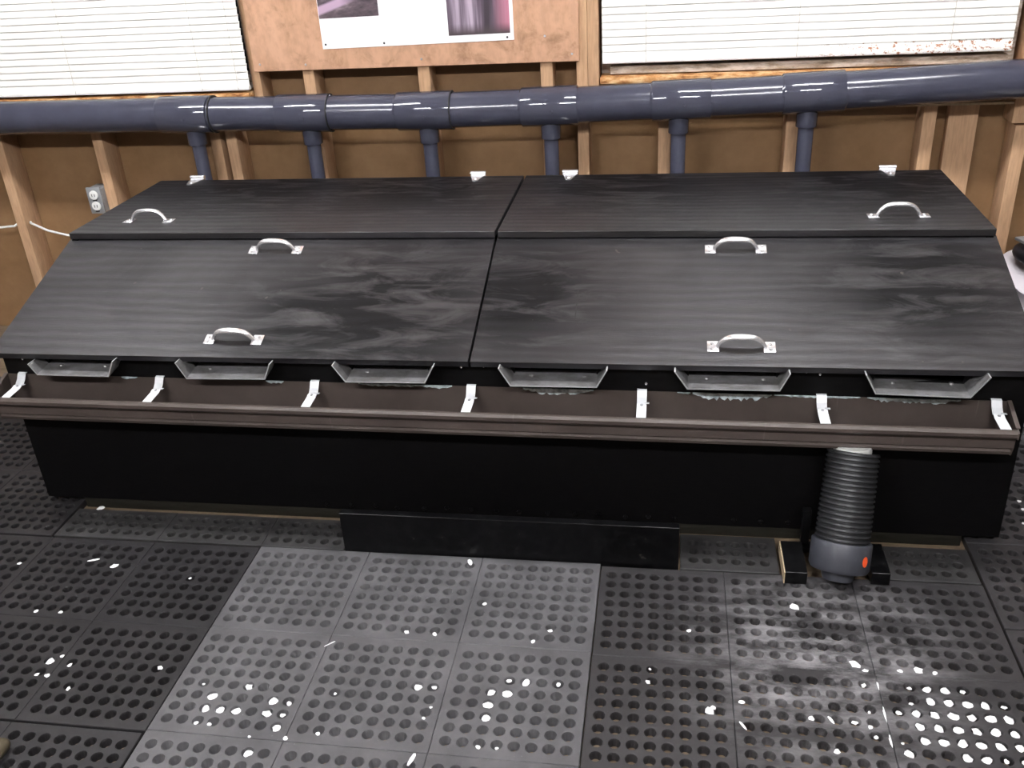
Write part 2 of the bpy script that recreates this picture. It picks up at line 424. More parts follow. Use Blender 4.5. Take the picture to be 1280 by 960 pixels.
# ---------------------------------------------------------------- tank
L = 2.44
tank = thing('tank', (L / 2, 0.47, 0.0), 'long low black plywood tank with sloping front standing against the wall', 'tank')
SP = [  # spouts: left tip x, floor left x, floor right x, right tip x, tip z left/right, floor z left/right
    (0.104, 0.122, 0.315, 0.337, 0.462, 0.474, 0.432, 0.431), (0.498, 0.519, 0.721, 0.740, 0.473, 0.476, 0.430, 0.433),
    (0.892, 0.920, 1.113, 1.136, 0.475, 0.476, 0.430, 0.432), (1.287, 1.313, 1.511, 1.535, 0.476, 0.477, 0.429, 0.430),
    (1.682, 1.711, 1.911, 1.931, 0.476, 0.474, 0.431, 0.431), (2.086, 2.110, 2.304, 2.338, 0.475, 0.474, 0.429, 0.424)]
b = NB(); box(b, 0, L, 0, 0.018, 0.032, 0.436)
edges = [0.0] + [v for s in SP for v in (s[1] + 0.004, s[2] - 0.004)] + [L]
for i in range(0, len(edges), 2):
    box(b, edges[i], edges[i + 1], 0, 0.018, 0.436, 0.466)
obj('front_panel', b, BLACK, tank)
side = [(0.018, 0.032), (0.018, 0.470), (0.405, 0.606), (0.93, 0.631), (0.93, 0.032)]
side = [(0.0185, 0.032), (0.0185, 0.466), (0.40, 0.6115), (0.40, 0.631), (0.92, 0.631), (0.92, 0.032)]
for x0 in (0.0, L - 0.018):
    b = NB(); prism_x(b, side, x0, x0 + 0.018); obj('side_panel', b, BLACK, tank)
obj('back_panel', box(NB(), 0, L, 0.9205, 0.938, 0.032, 0.631), BLACK, tank)
obj('bottom_panel', box(NB(), 0.0185, L - 0.0185, 0.0185, 0.92, 0.032, 0.05), BLACK, tank)
b = NB(); prism_x(b, [(0.0185, 0.05), (0.0185, 0.455), (0.39, 0.60), (0.92, 0.625), (0.92, 0.05)], L / 2 - 0.009, L / 2 + 0.009); obj('divider', b, BLACK, tank)
for y in (0.002, 0.44, 0.87):
    obj('base_lumber', box(NB(), 0.105, 2.36, y, y + 0.06, 0.0, 0.0315, 0.002), GREENWOOD, tank, 40)
# screw heads along the foot of the front panel
rs = random.Random(3)
bb = NB(); tube(bb, [(0, 0, 0), (0, -0.004, 0), (0, -0.006, 0)], [0.0065, 0.006, 0.002], 8)
scr = finish(bb, GLOSSB, 40)
x = 0.80
while x < 2.0:
    if not (1.72 < x < 1.78): link('screw', scr, (x, 0.0, 0.047 + rs.uniform(-0.004, 0.004)), tank)
    x += rs.uniform(0.055, 0.075)
bb = NB(); tube(bb, [(0, 0, 0), (0, -0.002, 0), (0, -0.003, 0)], [0.0035, 0.003, 0.001], 8)
scr2 = finish(bb, CHROME, 40)
for (x, z) in ((0.055, 0.452), (0.36, 0.30), (0.80, 0.285), (1.19, 0.452), (1.245, 0.455), (1.62, 0.418), (1.97, 0.455), (2.0, 0.45)):
    link('screw', scr2, (x, 0.0, z), tank)
# spouts
for (xa, xb, xc, xd, za, zd, zb_, zc) in SP:
    b = NB()
    yf, yk = -0.050, 0.016
    up = 0.008                                  # floor rises slightly towards the tank
    tips = [(xa, za), (xb, zb_), (xc, zc), (xd, zd)]
    th = 0.003
    inn = [(xa + th, za), (xb + th * 0.7, zb_ + th), (xc - th * 0.7, zc + th), (xd - th, zd)]
    def P(p, y): return (p[0], y, min(p[1] + (up if y > 0 else 0), 0.474))
    o0 = [b.verts.new(P(p, yf)) for p in tips]; i0 = [b.verts.new(P(p, yf)) for p in inn]
    o1 = [b.verts.new(P(p, -0.001 if k in (0, 3) else yk)) for k, p in enumerate(tips)]
    i1 = [b.verts.new(P(p, -0.001 if k in (0, 3) else yk)) for k, p in enumerate(inn)]
    for k in range(3):
        f = b.faces.new((o0[k], o0[k + 1], i0[k + 1], i0[k])); f.material_index = 1
        b.faces.new((o1[k], i1[k], i1[k + 1], o1[k + 1]))
        b.faces.new((o0[k], o1[k], o1[k + 1], o0[k + 1])); b.faces.new((i0[k], i0[k + 1], i1[k + 1], i1[k]))
    for k in (0, 3):
        f = b.faces.new((o0[k], i0[k], i1[k], o1[k])); f.material_index = 1
    sp = obj('spout', b, [SHEET, EDGE], tank)
    for fx in (0.22, 0.84):
        xx = xb + (xc - xb) * fx
        bb = NB(); tube(bb, [(xx, -0.008, zb_ + 0.0075), (xx, -0.008, zb_ + 0.0105)], [0.006, 0.004], 8); obj('rivet', bb, SHEET, sp)
    for xx, zz, s in ((xa + 0.016, 0.466, 1), (xd - 0.012, 0.467, -1)):
        bb = NB(); tube(bb, [(xx, -0.0105, zz - 0.004), (xx + 0.003 * s, -0.013, zz - 0.003)], [0.003, 0.002], 8); obj('rivet', bb, CHROME, sp)

# handle (shared mesh): bow along x, feet at z=0
b = NB()
pts = []; rad = []
for i in range(13):
    a = i / 12
    x = -0.052 + 0.104 * a
    s = abs(2 * a - 1)
    z = 0.028 * (1 - s ** 4.0) + 0.004
    pts.append((x, 0, z)); rad.append(0.0048 + 0.0016 * (1 - s))
tube(b, pts, rad, 10)
for v in b.verts: v.co.y *= 1.45
for s in (-1, 1):
    box(b, s * 0.0615 - 0.0135, s * 0.0615 + 0.0135, -0.017, 0.017, 0.0, 0.0035, 0.001)
    tube(b, [(s * 0.064, 0.008, 0.003), (s * 0.064, 0.008, 0.0055)], [0.0045, 0.003], 8)
    tube(b, [(s * 0.064, -0.008, 0.003), (s * 0.064, -0.008, 0.0055)], [0.0045, 0.003], 8)
HANDLE = finish(b, CHROME, 50)
# hinge (shared): tapered leaf on the lid, barrel standing at the back edge
b = NB()
vs = []
for z in (0.0, 0.003):
    vs.append([b.verts.new(p) for p in ((-0.008, -0.062, z), (0.008, -0.062, z), (0.023, 0.0, z), (-0.023, 0.0, z))])
b.faces.new(vs[0][::-1]); b.faces.new(vs[1])
for k in range(4): b.faces.new((vs[0][k], vs[0][(k + 1) % 4], vs[1][(k + 1) % 4], vs[1][k]))
tube(b, [(-0.024, 0.006, 0.007), (0.024, 0.006, 0.007)], 0.0075, 10)
box(b, -0.023, 0.023, 0.007, 0.010, -0.05, 0.007)
tube(b, [(0, -0.045, 0.003), (0, -0.045, 0.006)], [0.005, 0.003], 8)
HINGE = finish(b, CHROME, 40)

ZT, YS, YBK = 0.650, 0.399, 0.946
# hinged top lids
for (x0, x1, m, hx, hinges, lab) in ((-0.004, 1.2155, LIDC, 0.187, (0.125, 1.07), 'flat hinged lid'), (1.2225, L + 0.004, LIDD, 2.238, (1.36, 2.296), 'flat hinged lid')):
    b = NB(); box(b, x0, x1, YS, YBK, ZT - 0.018, ZT, 0.0015)
    lid = obj('hinged_lid', b, m, tank)
    link('handle', HANDLE, (hx, 0.502, ZT), lid)
    for h in hinges: link('hinge', HINGE, (h, YBK + 0.002, ZT), lid)

# loose sloping front lids
A0 = Vector((0, 0.408, 0.6305)); A1 = Vector((0, -0.030, 0.4805))     # top surface of the slope, back and front
d = (A0 - A1).normalized(); ang = math.atan2(d.z, d.y)
nrm = Vector((0, -d.z, d.y))
def slope(y): return A1.z + (y - A1.y) * d.z / d.y
for (x0, x1, m, hx, lab, cx) in ((-0.008, 1.2135, LIDA, 0.6225, 'sloping black plywood lid with two handles on the left half of the tank', 0.6),
                                 (1.2195, L + 0.008, LIDB, 1.829, 'sloping black plywood lid with two handles on the right half of the tank', 1.83)):
    t = thing('front_lid', (cx, 0.2, 0.46), lab, 'lid', 'sloping tank lids')
    th = 0.0165
    b = NB(); prism_x(b, [(A1.y, A1.z), (A0.y, A0.z), (A0.y - nrm.y * th, A0.z - nrm.z * th), (A1.y - nrm.y * th, A1.z - nrm.z * th)], x0, x1)
    obj('lid_board', b, m, t)
    for y in (0.357, 0.026):
        link('handle', HANDLE, (hx, y, slope(y)), t, (ang, 0, 0))
    if x0 > 1:
        b = NB(); prism_x(b, [(0.10, slope(0.10) + 0.0004), (0.21, slope(0.21) + 0.0004), (0.21, slope(0.21) - 0.002), (0.10, slope(0.10) - 0.002)], 1.4480, 1.4505)
        obj('scratch', b, DARK, t)
# ---------------------------------------------------------------- gutter
GX0, GX1 = 0.000, 2.398
def gz(x): return 0.410 - 0.0068 * x
def shear(bm):
    for v in bm.verts: v.co.z += gz(v.co.x)
    return bm
gut = thing('rain_gutter', (1.2, -0.04, 0.30), 'brown metal rain gutter along the front of the tank under the spouts', 'gutter')
GP = [(-0.002, 0.0), (-0.002, -0.096), (-0.056, -0.096), (-0.0665, -0.094), (-0.069, -0.087), (-0.0665, -0.081), (-0.0655, -0.079), (-0.0725, -0.076),
      (-0.0735, -0.052), (-0.0720, -0.050), (-0.083, -0.047), (-0.0875, -0.041), (-0.0875, -0.034), (-0.0835, -0.029), (-0.077, -0.029), (-0.074, -0.034)]
def offs(prof, t):
    out = []
    for i, (y, z) in enumerate(prof):
        j0, j1 = max(i - 1, 0), min(i + 1, len(prof) - 1)
        dy, dz = prof[j1][0] - prof[j0][0], prof[j1][1] - prof[j0][1]; l = math.hypot(dy, dz)
        out.append((y + dz / l * t, z - dy / l * t))
    return out
b = NB()
inner = offs(GP, -0.0012)
loop = GP + inner[::-1]
n = len(loop); NS = 12
rings = []
for k in range(NS + 1):
    x = GX0 + (GX1 - GX0) * k / NS
    rings.append([b.verts.new((x, y, z)) for y, z in loop])
for r0, r1 in zip(rings, rings[1:]):
    for i in range(n): b.faces.new((r0[i], r0[(i + 1) % n], r1[(i + 1) % n], r1[i]))
shear(b); obj('trough', b, GUT, gut, 35)
capp = [(-0.002, 0.001), (-0.002, -0.097), (-0.067, -0.097), (-0.070, -0.087), (-0.074, -0.075), (-0.075, -0.05), (-0.089, -0.046), (-0.089, -0.030), (-0.080, -0.026)]
for x in (GX0 - 0.003, GX1):
    b = NB(); prism_x(b, capp, x, x + 0.003)
    strip(b, [(-0.003, 0.003), (-0.079, -0.023)], x - 0.003, x + 0.006, 0.003)
    shear(b); obj('end_cap', b, GUT, gut)
for hx, sk in ((0.045, 0.006), (0.422, 0.004), (0.826, 0.003), (1.212, 0.002), (1.611, 0.0), (2.007, -0.002), (2.372, -0.004)):
    b = NB()
    strip(b, [(-0.0005, 0.004), (-0.006, 0.003), (-0.014, -0.010), (-0.026, -0.021), (-0.030, -0.019), (-0.040, -0.023), (-0.079, -0.0275)][::-1], hx - 0.011, hx + 0.011, 0.0016)
    strip(b, [(-0.024, -0.0185), (-0.031, -0.0175)][::-1], hx + 0.006, hx + 0.017, 0.0016)
    for v in b.verts: v.co.x += sk * (v.co.y / 0.08)
    shear(b)
    h = obj('hanger_strap', b, ZINCW, gut)
    bb = NB(); tube(bb, [(hx - sk * 0.4, -0.034, -0.0195), (hx - sk * 0.4, -0.034, -0.0168)], [0.004, 0.003], 8); shear(bb); obj('screw', bb, SILVER, h)
# ragged sealant smears between the spouts and the gutter rim
def smear(x0, x1, drop, seed):
    r = random.Random(seed); b = NB(); N = max(6, int((x1 - x0) / 0.006)); top = []; bot = []; tf = []; bf = []
    for i in range(N + 1):
        x = x0 + (x1 - x0) * i / N
        e = min(1, 4 * min(i, N - i) / N + 0.15)
        hgt = drop * e * r.uniform(0.45, 1.1)
        top.append((x, 0.0015)); bot.append((x, -hgt))
        th = 0.0018 + 0.0022 * r.random()
        tf.append(th); bf.append(0.0008 + 0.0015 * r.random())
    vt = [b.verts.new((x, -0.0034, z)) for x, z in top]; vb = [b.verts.new((x, -0.0034, z)) for x, z in bot]
    ft = [b.verts.new((x, -0.0034 - t, z)) for (x, z), t in zip(top, tf)]; fb = [b.verts.new((x, -0.0034 - t, z)) for (x, z), t in zip(bot, bf)]
    for i in range(N):
        b.faces.new((ft[i], ft[i + 1], fb[i + 1], fb[i])); b.faces.new((vt[i], vb[i], vb[i + 1], vt[i + 1]))
        b.faces.new((vt[i], vt[i + 1], ft[i + 1], ft[i])); b.faces.new((vb[i], fb[i], fb[i + 1], vb[i + 1]))
    b.faces.new((vt[0], ft[0], fb[0], vb[0])); b.faces.new((vt[N], vb[N], fb[N], ft[N]))
    shear(b); return obj('sealant', b, SEAL, gut)
for i, a in enumerate(((0.318, 0.36, 0.005), (0.70, 0.745, 0.006), (0.935, 1.10, 0.005), (1.085, 1.165, 0.007), (1.335, 1.50, 0.014), (1.69, 1.72, 0.004),
                       (1.725, 1.90, 0.016), (1.905, 2.09, 0.004), (2.105, 2.30, 0.011))):
    smear(*a, 20 + i)
b = NB(); tube(b, [(2.078, -0.048, 0.301), (2.078, -0.056, 0.255)], 0.041, 24); obj('outlet_stub', b, WHITEP, gut, 40)

# ---------------------------------------------------------------- drain hose
hose = thing('drain_hose', (2.04, -0.2, 0.018), 'grey corrugated drain hose hanging from the gutter down to the mat', 'hose')
H0 = Vector((2.0795, -0.0535, 0.2885)); H1 = Vector((2.058, -0.150, 0.088))
ax = (H1 - H0); ln = ax.length; ax.normalize()
b = NB(); pts = []; rad = []
ribs = 20
for i in range(ribs):
    for (u, r) in ((0.05, 0.0530), (0.22, 0.0565), (0.62, 0.0572), (0.80, 0.0530)):
        tt = (i + u) / ribs
        pts.append(H0 + ax * ln * tt); rad.append(r + 0.003 * tt)
tube(b, pts, rad, 28, cap=False)
# inner wall so that the open top reads as a tube
tube(b, [H0 + ax * 0.002, H0 + ax * ln * 0.98], [0.0475, 0.049], 28, cap=False)
obj('corrugated_tube', b, HOSE, hose, 50)
b = NB()
c0 = H0 + ax * (ln - 0.022)
tube(b, [c0 + ax * 0.012, c0, c0, c0 + ax * 0.003, c0 + ax * 0.058, c0 + ax * 0.066, c0 + ax * 0.067], [0.0600, 0.0605, 0.0640, 0.0655, 0.0655, 0.061, 0.035], 36)
obj('collar', b, COLLAR, hose, 40)
b = NB(); tube(b, [c0 + ax * 0.066, c0 + ax * 0.082, c0 + ax * 0.090], [0.036, 0.035, 0.032], 28); obj('spigot', b, COLLAR, hose, 40)
# orange sticker on the collar wall
b = NB()
bx = Vector((1, 0, 0)); bx = (bx - ax * bx.dot(ax)).normalized(); by = ax.cross(bx)
if by.y > 0: by = -by
c = c0 + ax * 0.034; th0 = math.radians(48)
cen = None; ringv = []
def onc(du, dv):
    a = th0 + du / 0.0655
    return c + (bx * math.cos(a) + by * math.sin(a)) * 0.0662 + ax * dv
cen = b.verts.new(onc(0, 0)); ringv = [b.verts.new(onc(0.0085 * math.cos(k * math.pi / 8), 0.012 * math.sin(k * math.pi / 8))) for k in range(16)]
for k in range(16): b.faces.new((cen, ringv[k], ringv[(k + 1) % 16]))
obj('sticker', b, ORANGE, hose)

cr_ = thing('hose_cradle', (2.05, -0.13, 0.0), 'low black wooden blocks on the floor on both sides of the hose collar', 'block')
obj('block', box(NB(), 1.937, 1.985, -0.192, -0.075, 0.0185, 0.05, 0.001), GLOSSB, cr_)
obj('block', box(NB(), 2.124, 2.164, -0.180, -0.070, 0.0185, 0.05, 0.001), GLOSSB, cr_)
obj('back_rail', box(NB(), 1.985, 2.124, -0.075, -0.045, 0.0185, 0.03, 0.001), GLOSSB, cr_)
obj('upright', box(NB(), 1.985, 2.004, -0.060, -0.042, 0.03, 0.125, 0.001), GLOSSB, cr_)
o = obj('bare_end', box(NB(), 1.9345, 1.937, -0.192, -0.075, 0.0185, 0.049), RAWWOOD, cr_); o['label'] = 'bare pale wood end'

# kick board
kb = NB(); box(kb, 0.895, 1.702, -0.156, -0.136, 0.0, 0.130, 0.0012)
k = obj('kick_board', kb, GLOSSB, None); tag(k, 'glossy black board set on edge on the floor before the middle of the tank', 'board')

# ---------------------------------------------------------------- grey pipe along the wall
PP = [(-1.9, 0.852), (-0.6, 0.848), (0.10, 0.8445), (0.50, 0.839), (0.90, 0.836), (1.29, 0.841), (1.69, 0.850), (2.065, 0.8605), (2.30, 0.8695), (2.66, 0.8845), (3.2, 0.903), (3.9, 0.925)]
PY = 1.038
def pz(x):
    for (xa, za), (xb, zb_) in zip(PP, PP[1:]):
        if xa <= x <= xb: return za + (zb_ - za) * (x - xa) / (xb - xa)
    return PP[-1][1]
pipe = thing('pipe_manifold', (1.2, PY, 0.78), 'thick grey plastic pipe along the wall with six drop pipes to the tank', 'pipe')
TX = [0.108, 0.510, 0.902, 1.294, 1.688, 2.066]
segs = [-1.9] + TX + [3.9]
for i in range(len(segs) - 1):
    x0, x1 = segs[i], segs[i + 1]
    xs = sorted({x0, x1} | {p[0] for p in PP if x0 < p[0] < x1})
    b = NB(); tube(b, [(x, PY, pz(x)) for x in xs], 0.0545, 48); obj('pipe_length', b, PVC, pipe, 40)
for i, x in enumerate(TX):
    xc = x - 0.018 + 0.006 * i
    a, c = xc - 0.087, xc + 0.087
    f = lambda xx, a=a, c=c: (xx, PY, pz(a) + (pz(c) - pz(a)) * (xx - a) / (c - a))
    b = NB(); tube(b, [f(a), f(a), f(a + 0.002), f(xc), f(c - 0.002), f(c), f(c)], [0.0530, 0.0585, 0.0595, 0.0595, 0.0595, 0.0585, 0.0530], 48)
    tee = obj('tee_fitting', b, PVCT, pipe, 40)
    zt = pz(x)
    b = NB(); tube(b, [(x, PY, zt - 0.045), (x, PY, zt - 0.096), (x, PY, zt - 0.098), (x, PY, zt - 0.098)], [0.0315, 0.0315, 0.030, 0.024], 24); obj('socket', b, PVC, tee, 40)
    b = NB(); tube(b, [(xc + 0.01, PY - 0.0585, zt - 0.006), (xc + 0.01, PY - 0.0615, zt - 0.006)], [0.005, 0.004], 10); obj('mould_stub', b, PVCT, tee, 40)
    b = NB(); tube(b, [(x, PY, zt - 0.09), (x, PY, 0.52), (x, PY - 0.012, 0.495), (x, PY - 0.035, 0.483), (x, 0.9385, 0.48)], 0.0235, 20); obj('drop_pipe', b, PVC, pipe, 50)
# dark cut ring marks where the left lengths leave their fittings
for x in (0.187, 0.585, 0.985):
    b = NB(); tube(b, [(x - 0.0015, PY, pz(x)), (x + 0.0015, PY, pz(x))], 0.0600, 36); obj('joint_ring', b, DARK, pipe, 40)

# ---------------------------------------------------------------- poster
def photo_mat(name, stripes):
    m = mat(name, (0.1, 0.08, 0.1), 0.4)
    if stripes:
        v = coords(m, (1, 1, 0.06)); n1 = noise(m, v, 26, 3, 0.6)
        c = ramp(m, n1, [(0.36, (0.035, 0.025, 0.035)), (0.52, (0.12, 0.09, 0.12)), (0.66, (0.40, 0.33, 0.40))])
        s = nd(m, 'ShaderNodeSeparateXYZ'); lk(m, coords(m), s.inputs[0])
        r = nd(m, 'ShaderNodeMapRange'); r.inputs[1].default_value = 1.12; r.inputs[2].default_value = 1.17; lk(m, s.outputs['X'], r.inputs[0])
        c = mix(m, r.outputs[0], c, (0.42, 0.16, 0.22))
        r2 = nd(m, 'ShaderNodeMapRange'); r2.inputs[1].default_value = 1.085; r2.inputs[2].default_value = 1.055; lk(m, s.outputs['Z'], r2.inputs[0])
        c = mix(m, r2.outputs[0], c, (0.055, 0.04, 0.045))
    else:
        v = coords(m, (1, 1, 2.4), (0, 0.35, 0)); n1 = noise(m, v, 16, 4, 0.6)
        c = ramp(m, n1, [(0.36, (0.03, 0.02, 0.03)), (0.55, (0.10, 0.075, 0.085)), (0.68, (0.22, 0.17, 0.19))])
        wv = nd(m, 'ShaderNodeTexGradient'); mp = coords(m, (1, 1, 1), (0, -0.35, 0))
        s = nd(m, 'ShaderNodeSeparateXYZ'); lk(m, coords(m), s.inputs[0])
        ma = nd(m, 'ShaderNodeMath', operation='MULTIPLY_ADD'); lk(m, s.outputs['X'], ma.inputs[0]); ma.inputs[1].default_value = -0.32; lk(m, s.outputs['Z'], ma.inputs[2])
        # band where z - 0.32 x is near 0.955
        sb = nd(m, 'ShaderNodeMath', operation='SUBTRACT'); lk(m, ma.outputs[0], sb.inputs[0]); sb.inputs[1].default_value = 0.957
        ab = nd(m, 'ShaderNodeMath', operation='ABSOLUTE'); lk(m, sb.outputs[0], ab.inputs[0])
        r = nd(m, 'ShaderNodeMapRange'); r.inputs[1].default_value = 0.016; r.inputs[2].default_value = 0.009; lk(m, ab.outputs[0], r.inputs[0])
        lim = nd(m, 'ShaderNodeMapRange'); lim.inputs[1].default_value = 0.70; lim.inputs[2].default_value = 0.64; lk(m, s.outputs['X'], lim.inputs[0])
        kk = mix(m, 1.0, r.outputs[0], lim.outputs[0], 'MULTIPLY')
        c = mix(m, kk, c, (0.42, 0.30, 0.40))
    setcol(m, c)
    return m
pt = thing('poster', (0.87, 1.096, 1.027), 'white poster with dark photographs nailed to the plywood panel', 'poster')
def sheet(name, x0, x1, z0, z1, y0, y1, m, tilt=0.0, parent=pt):
    b = NB(); box(b, x0, x1, y0, y1, z0, z1)
    for v in b.verts: v.co.z += tilt * (v.co.x - 0.87)
    return obj(name, b, m, parent)
sheet('paper', 0.5665, 1.183, 1.029, 1.72, 1.0960, 1.0973, PAPER, 0.012)
sheet('photo_print', 0.562 + 0.006, 0.762, 1.120, 1.30, 1.0953, 1.0959, photo_mat('print_a', False), 0.012).__setitem__('label', 'dark photo print with a pale diagonal band')
sheet('photo_print', 0.979, 1.172, 1.050, 1.30, 1.0953, 1.0959, photo_mat('print_b', True), 0.012).__setitem__('label', 'dark photo print with pale upright stripes')
for (x, z) in ((0.577, 1.039), (0.769, 1.037), (1.162, 1.041)):
    b = NB(); tube(b, [(x, 1.0959, z), (x, 1.0935, z)], [0.0035, 0.002], 8); obj('pin', b, DARK, pt)

# ---------------------------------------------------------------- power outlet and cable
ot = thing('power_outlet', (-0.348, 1.09, 0.497), 'grey metal power outlet with two white sockets beside a stud', 'outlet')
b = NB(); box(b, -0.377, -0.323, 1.082, 1.09, 0.497, 0.592, 0.002); obj('cover_plate', b, GREYM, ot, 40)
b = NB(); box(b, -0.373, -0.3225, 1.0905, 1.15, 0.502, 0.588, 0.002); obj('outlet_box', b, GREYM, ot, 40)
for z in (0.565, 0.526):
    b = NB(); tube(b, [(-0.350, 1.082, z), (-0.350, 1.0775, z), (-0.350, 1.077, z)], [0.0165, 0.016, 0.014], 18); so = obj('socket', b, WHITEP, ot, 40)
    for dx in (-0.005, 0.005):
        b = NB(); box(b, -0.350 + dx - 0.001, -0.350 + dx + 0.001, 1.0762, 1.077, z - 0.005, z + 0.005); obj('slot', b, DARK, so)
    b = NB(); box(b, -0.357, -0.343, 1.0790, 1.0819, z - 0.021, z - 0.0168); obj('painted_shade', b, DARK, ot)  # dark bar put in as painted shade below each socket
b = NB()
tube(b, [(-1.05, 1.12, 0.43), (-0.86, 1.10, 0.435), (-0.715, 1.103, 0.446), (-0.712, 1.135, 0.452)], 0.0042, 8)
tube(b, [(-0.668, 1.135, 0.452), (-0.650, 1.110, 0.455), (-0.625, 1.09, 0.457), (-0.57, 1.085, 0.434), (-0.50, 1.085, 0.417), (-0.40, 1.09, 0.405)], 0.0042, 8)
cb = obj('cable', b, WHITEP, None, 50); tag(cb, 'thin white cable running through a stud at the far left', 'cable')

# ---------------------------------------------------------------- right side: sack and strap
sk = thing('white_sack', (2.79, 0.74, 0.0), 'crumpled white sack standing on the floor right of the tank', 'sack')
b = NB(); NR, NSG = 26, 40
rr = random.Random(5)
ph = [rr.uniform(0, 6.28) for _ in range(8)]
rings = []
for i in range(NR + 1):
    u = i / NR; z = 0.02 + 0.405 * u
    base = 0.215 * (1 - 0.10 * u) * (1 if u < 0.93 else 1 - (u - 0.93) * 4.5)
    fold = 0.016 * math.sin(u * 34 + 0.6 * math.sin(u * 9))
    ring = []
    for kx in range(NSG):
        a = 2 * math.pi * kx / NSG
        r = base + fold * (0.6 + 0.4 * math.sin(2 * a + ph[0])) + 0.010 * math.sin(3 * a + ph[1] + 3 * u) + 0.006 * math.sin(7 * a + ph[2] + 9 * u)
        ring.append(b.verts.new((2.785 + r * math.cos(a), 0.74 + 1.1 * r * math.sin(a), z + 0.012 * math.sin(a + ph[3]) * (0 if i == 0 else 1))))
    rings.append(ring)
for r0, r1 in zip(rings, rings[1:]):
    for kx in range(NSG): b.faces.new((r0[kx], r0[(kx + 1) % NSG], r1[(kx + 1) % NSG], r1[kx]))
b.faces.new(rings[0][::-1]); b.faces.new(rings[-1])
obj('sack_body', b, SACK, sk, 60)
b = NB()
for zz, r0 in ((0.456, 0.165), (0.470, 0.150)):
    pts = [(2.80 + r0 * math.cos(a) * (1 + 0.05 * math.sin(3 * a)), 0.72 + 1.05 * r0 * math.sin(a), zz + 0.008 * math.sin(2 * a + 1)) for a in [2 * math.pi * q / 40 for q in range(41)]]
    tube(b, pts, 0.016, 8)
st = obj('black_strap', b, STRAPB, None, 60); tag(st, 'coiled black strap lying on top of the white sack', 'strap')
b = NB(); box(b, 2.635, 2.675, 0.735, 0.80, 0.488, 0.497, 0.002); o = obj('strap_buckle', b, SILVER, None); tag(o, 'small silver metal buckle on the black strap', 'buckle')
o.rotation_euler = (0, 0.0, 0.3)
b = NB(); box(b, 2.72, 2.90, 0.80, 0.96, 0.4945, 0.4985, 0.001); o = obj('paper_sheet', b, PAPER, None); tag(o, 'white paper sheet on the strap behind the buckle', 'paper'); 

# ---------------------------------------------------------------- perforated mats
MT = 0.018
SQM = {}
def square_mesh(nx, ny, sx, sy, m, pitch=0.0326, r=0.0108, rb=0.0094, oy=0.0):
    if m is RUB_C: rb = 0.0062
    key = (nx, ny, round(sx, 4), round(sy, 4), m.name, round(oy, 4))
    if key in SQM: return SQM[key]
    b = NB(); K = 12
    px = pitch; py = pitch
    x0 = -nx * px / 2; y0 = -ny * py / 2 + oy
    vd = {}
    def V(x, y, z):
        kx = (round(x, 5), round(y, 5), round(z, 5))
        if kx not in vd: vd[kx] = b.verts.new((x, y, z))
        return vd[kx]
    sqp = []
    for k in range(K):
        a = 2 * math.pi * (k + 0.0) / K + math.pi / 4
        c, s = math.cos(a), math.sin(a); q = max(abs(c), abs(s)); sqp.append((c / q * 0.5, s / q * 0.5, c, s))
    for i in range(nx):
        for j in range(ny):
            cx = x0 + (i + 0.5) * px; cy = y0 + (j + 0.5) * py
            o_ = [V(cx + p[0] * px, cy + p[1] * py, 0) for p in sqp]
            rim = [b.verts.new((cx + p[2] * r * 1.12, cy + p[3] * r * 1.12, 0)) for p in sqp]
            lip = [b.verts.new((cx + p[2] * r, cy + p[3] * r, -0.0025)) for p in sqp]
            bt = [b.verts.new((cx + p[2] * rb, cy + p[3] * rb, -MT + 0.0005)) for p in sqp]
            for k in range(K):
                k2 = (k + 1) % K
                b.faces.new((o_[k], o_[k2], rim[k2], rim[k])); b.faces.new((rim[k], rim[k2], lip[k2], lip[k])); b.faces.new((lip[k], lip[k2], bt[k2], bt[k]))
    # border strips and outer walls
    X0, X1, Y0, Y1 = -sx / 2, sx / 2, -sy / 2, sy / 2
    x1 = x0 + nx * px; y1 = y0 + ny * py
    bv = 0.0012
    def quad(*p): b.faces.new([b.verts.new(q) for q in p])
    quad((X0 + bv, Y0 + bv, 0), (X1 - bv, Y0 + bv, 0), (X1 - bv, y0, 0), (X0 + bv, y0, 0)); quad((X0 + bv, y1, 0), (X1 - bv, y1, 0), (X1 - bv, Y1 - bv, 0), (X0 + bv, Y1 - bv, 0))
    quad((X0 + bv, y0, 0), (x0, y0, 0), (x0, y1, 0), (X0 + bv, y1, 0)); quad((x1, y0, 0), (X1 - bv, y0, 0), (X1 - bv, y1, 0), (x1, y1, 0))
    cs = [(X0, Y0), (X1, Y0), (X1, Y1), (X0, Y1)]; ci = [(X0 + bv, Y0 + bv), (X1 - bv, Y0 + bv), (X1 - bv, Y1 - bv), (X0 + bv, Y1 - bv)]
    for k in range(4):
        a, c = cs[k], cs[(k + 1) % 4]; ia, ic = ci[k], ci[(k + 1) % 4]
        quad((*ia, 0), (*a, -bv), (*c, -bv), (*ic, 0)); quad((*a, -bv), (*a, -MT), (*c, -MT), (*c, -bv))
    for v in b.verts: v.co.z += MT
    bmesh.ops.remove_doubles(b, verts=b.verts[:], dist=1e-5)
    me = finish(b, m)
    # faces of the top must look up
    SQM[key] = me
    return me
PXS, PYS = 0.2815, 0.2930
CELLS = []
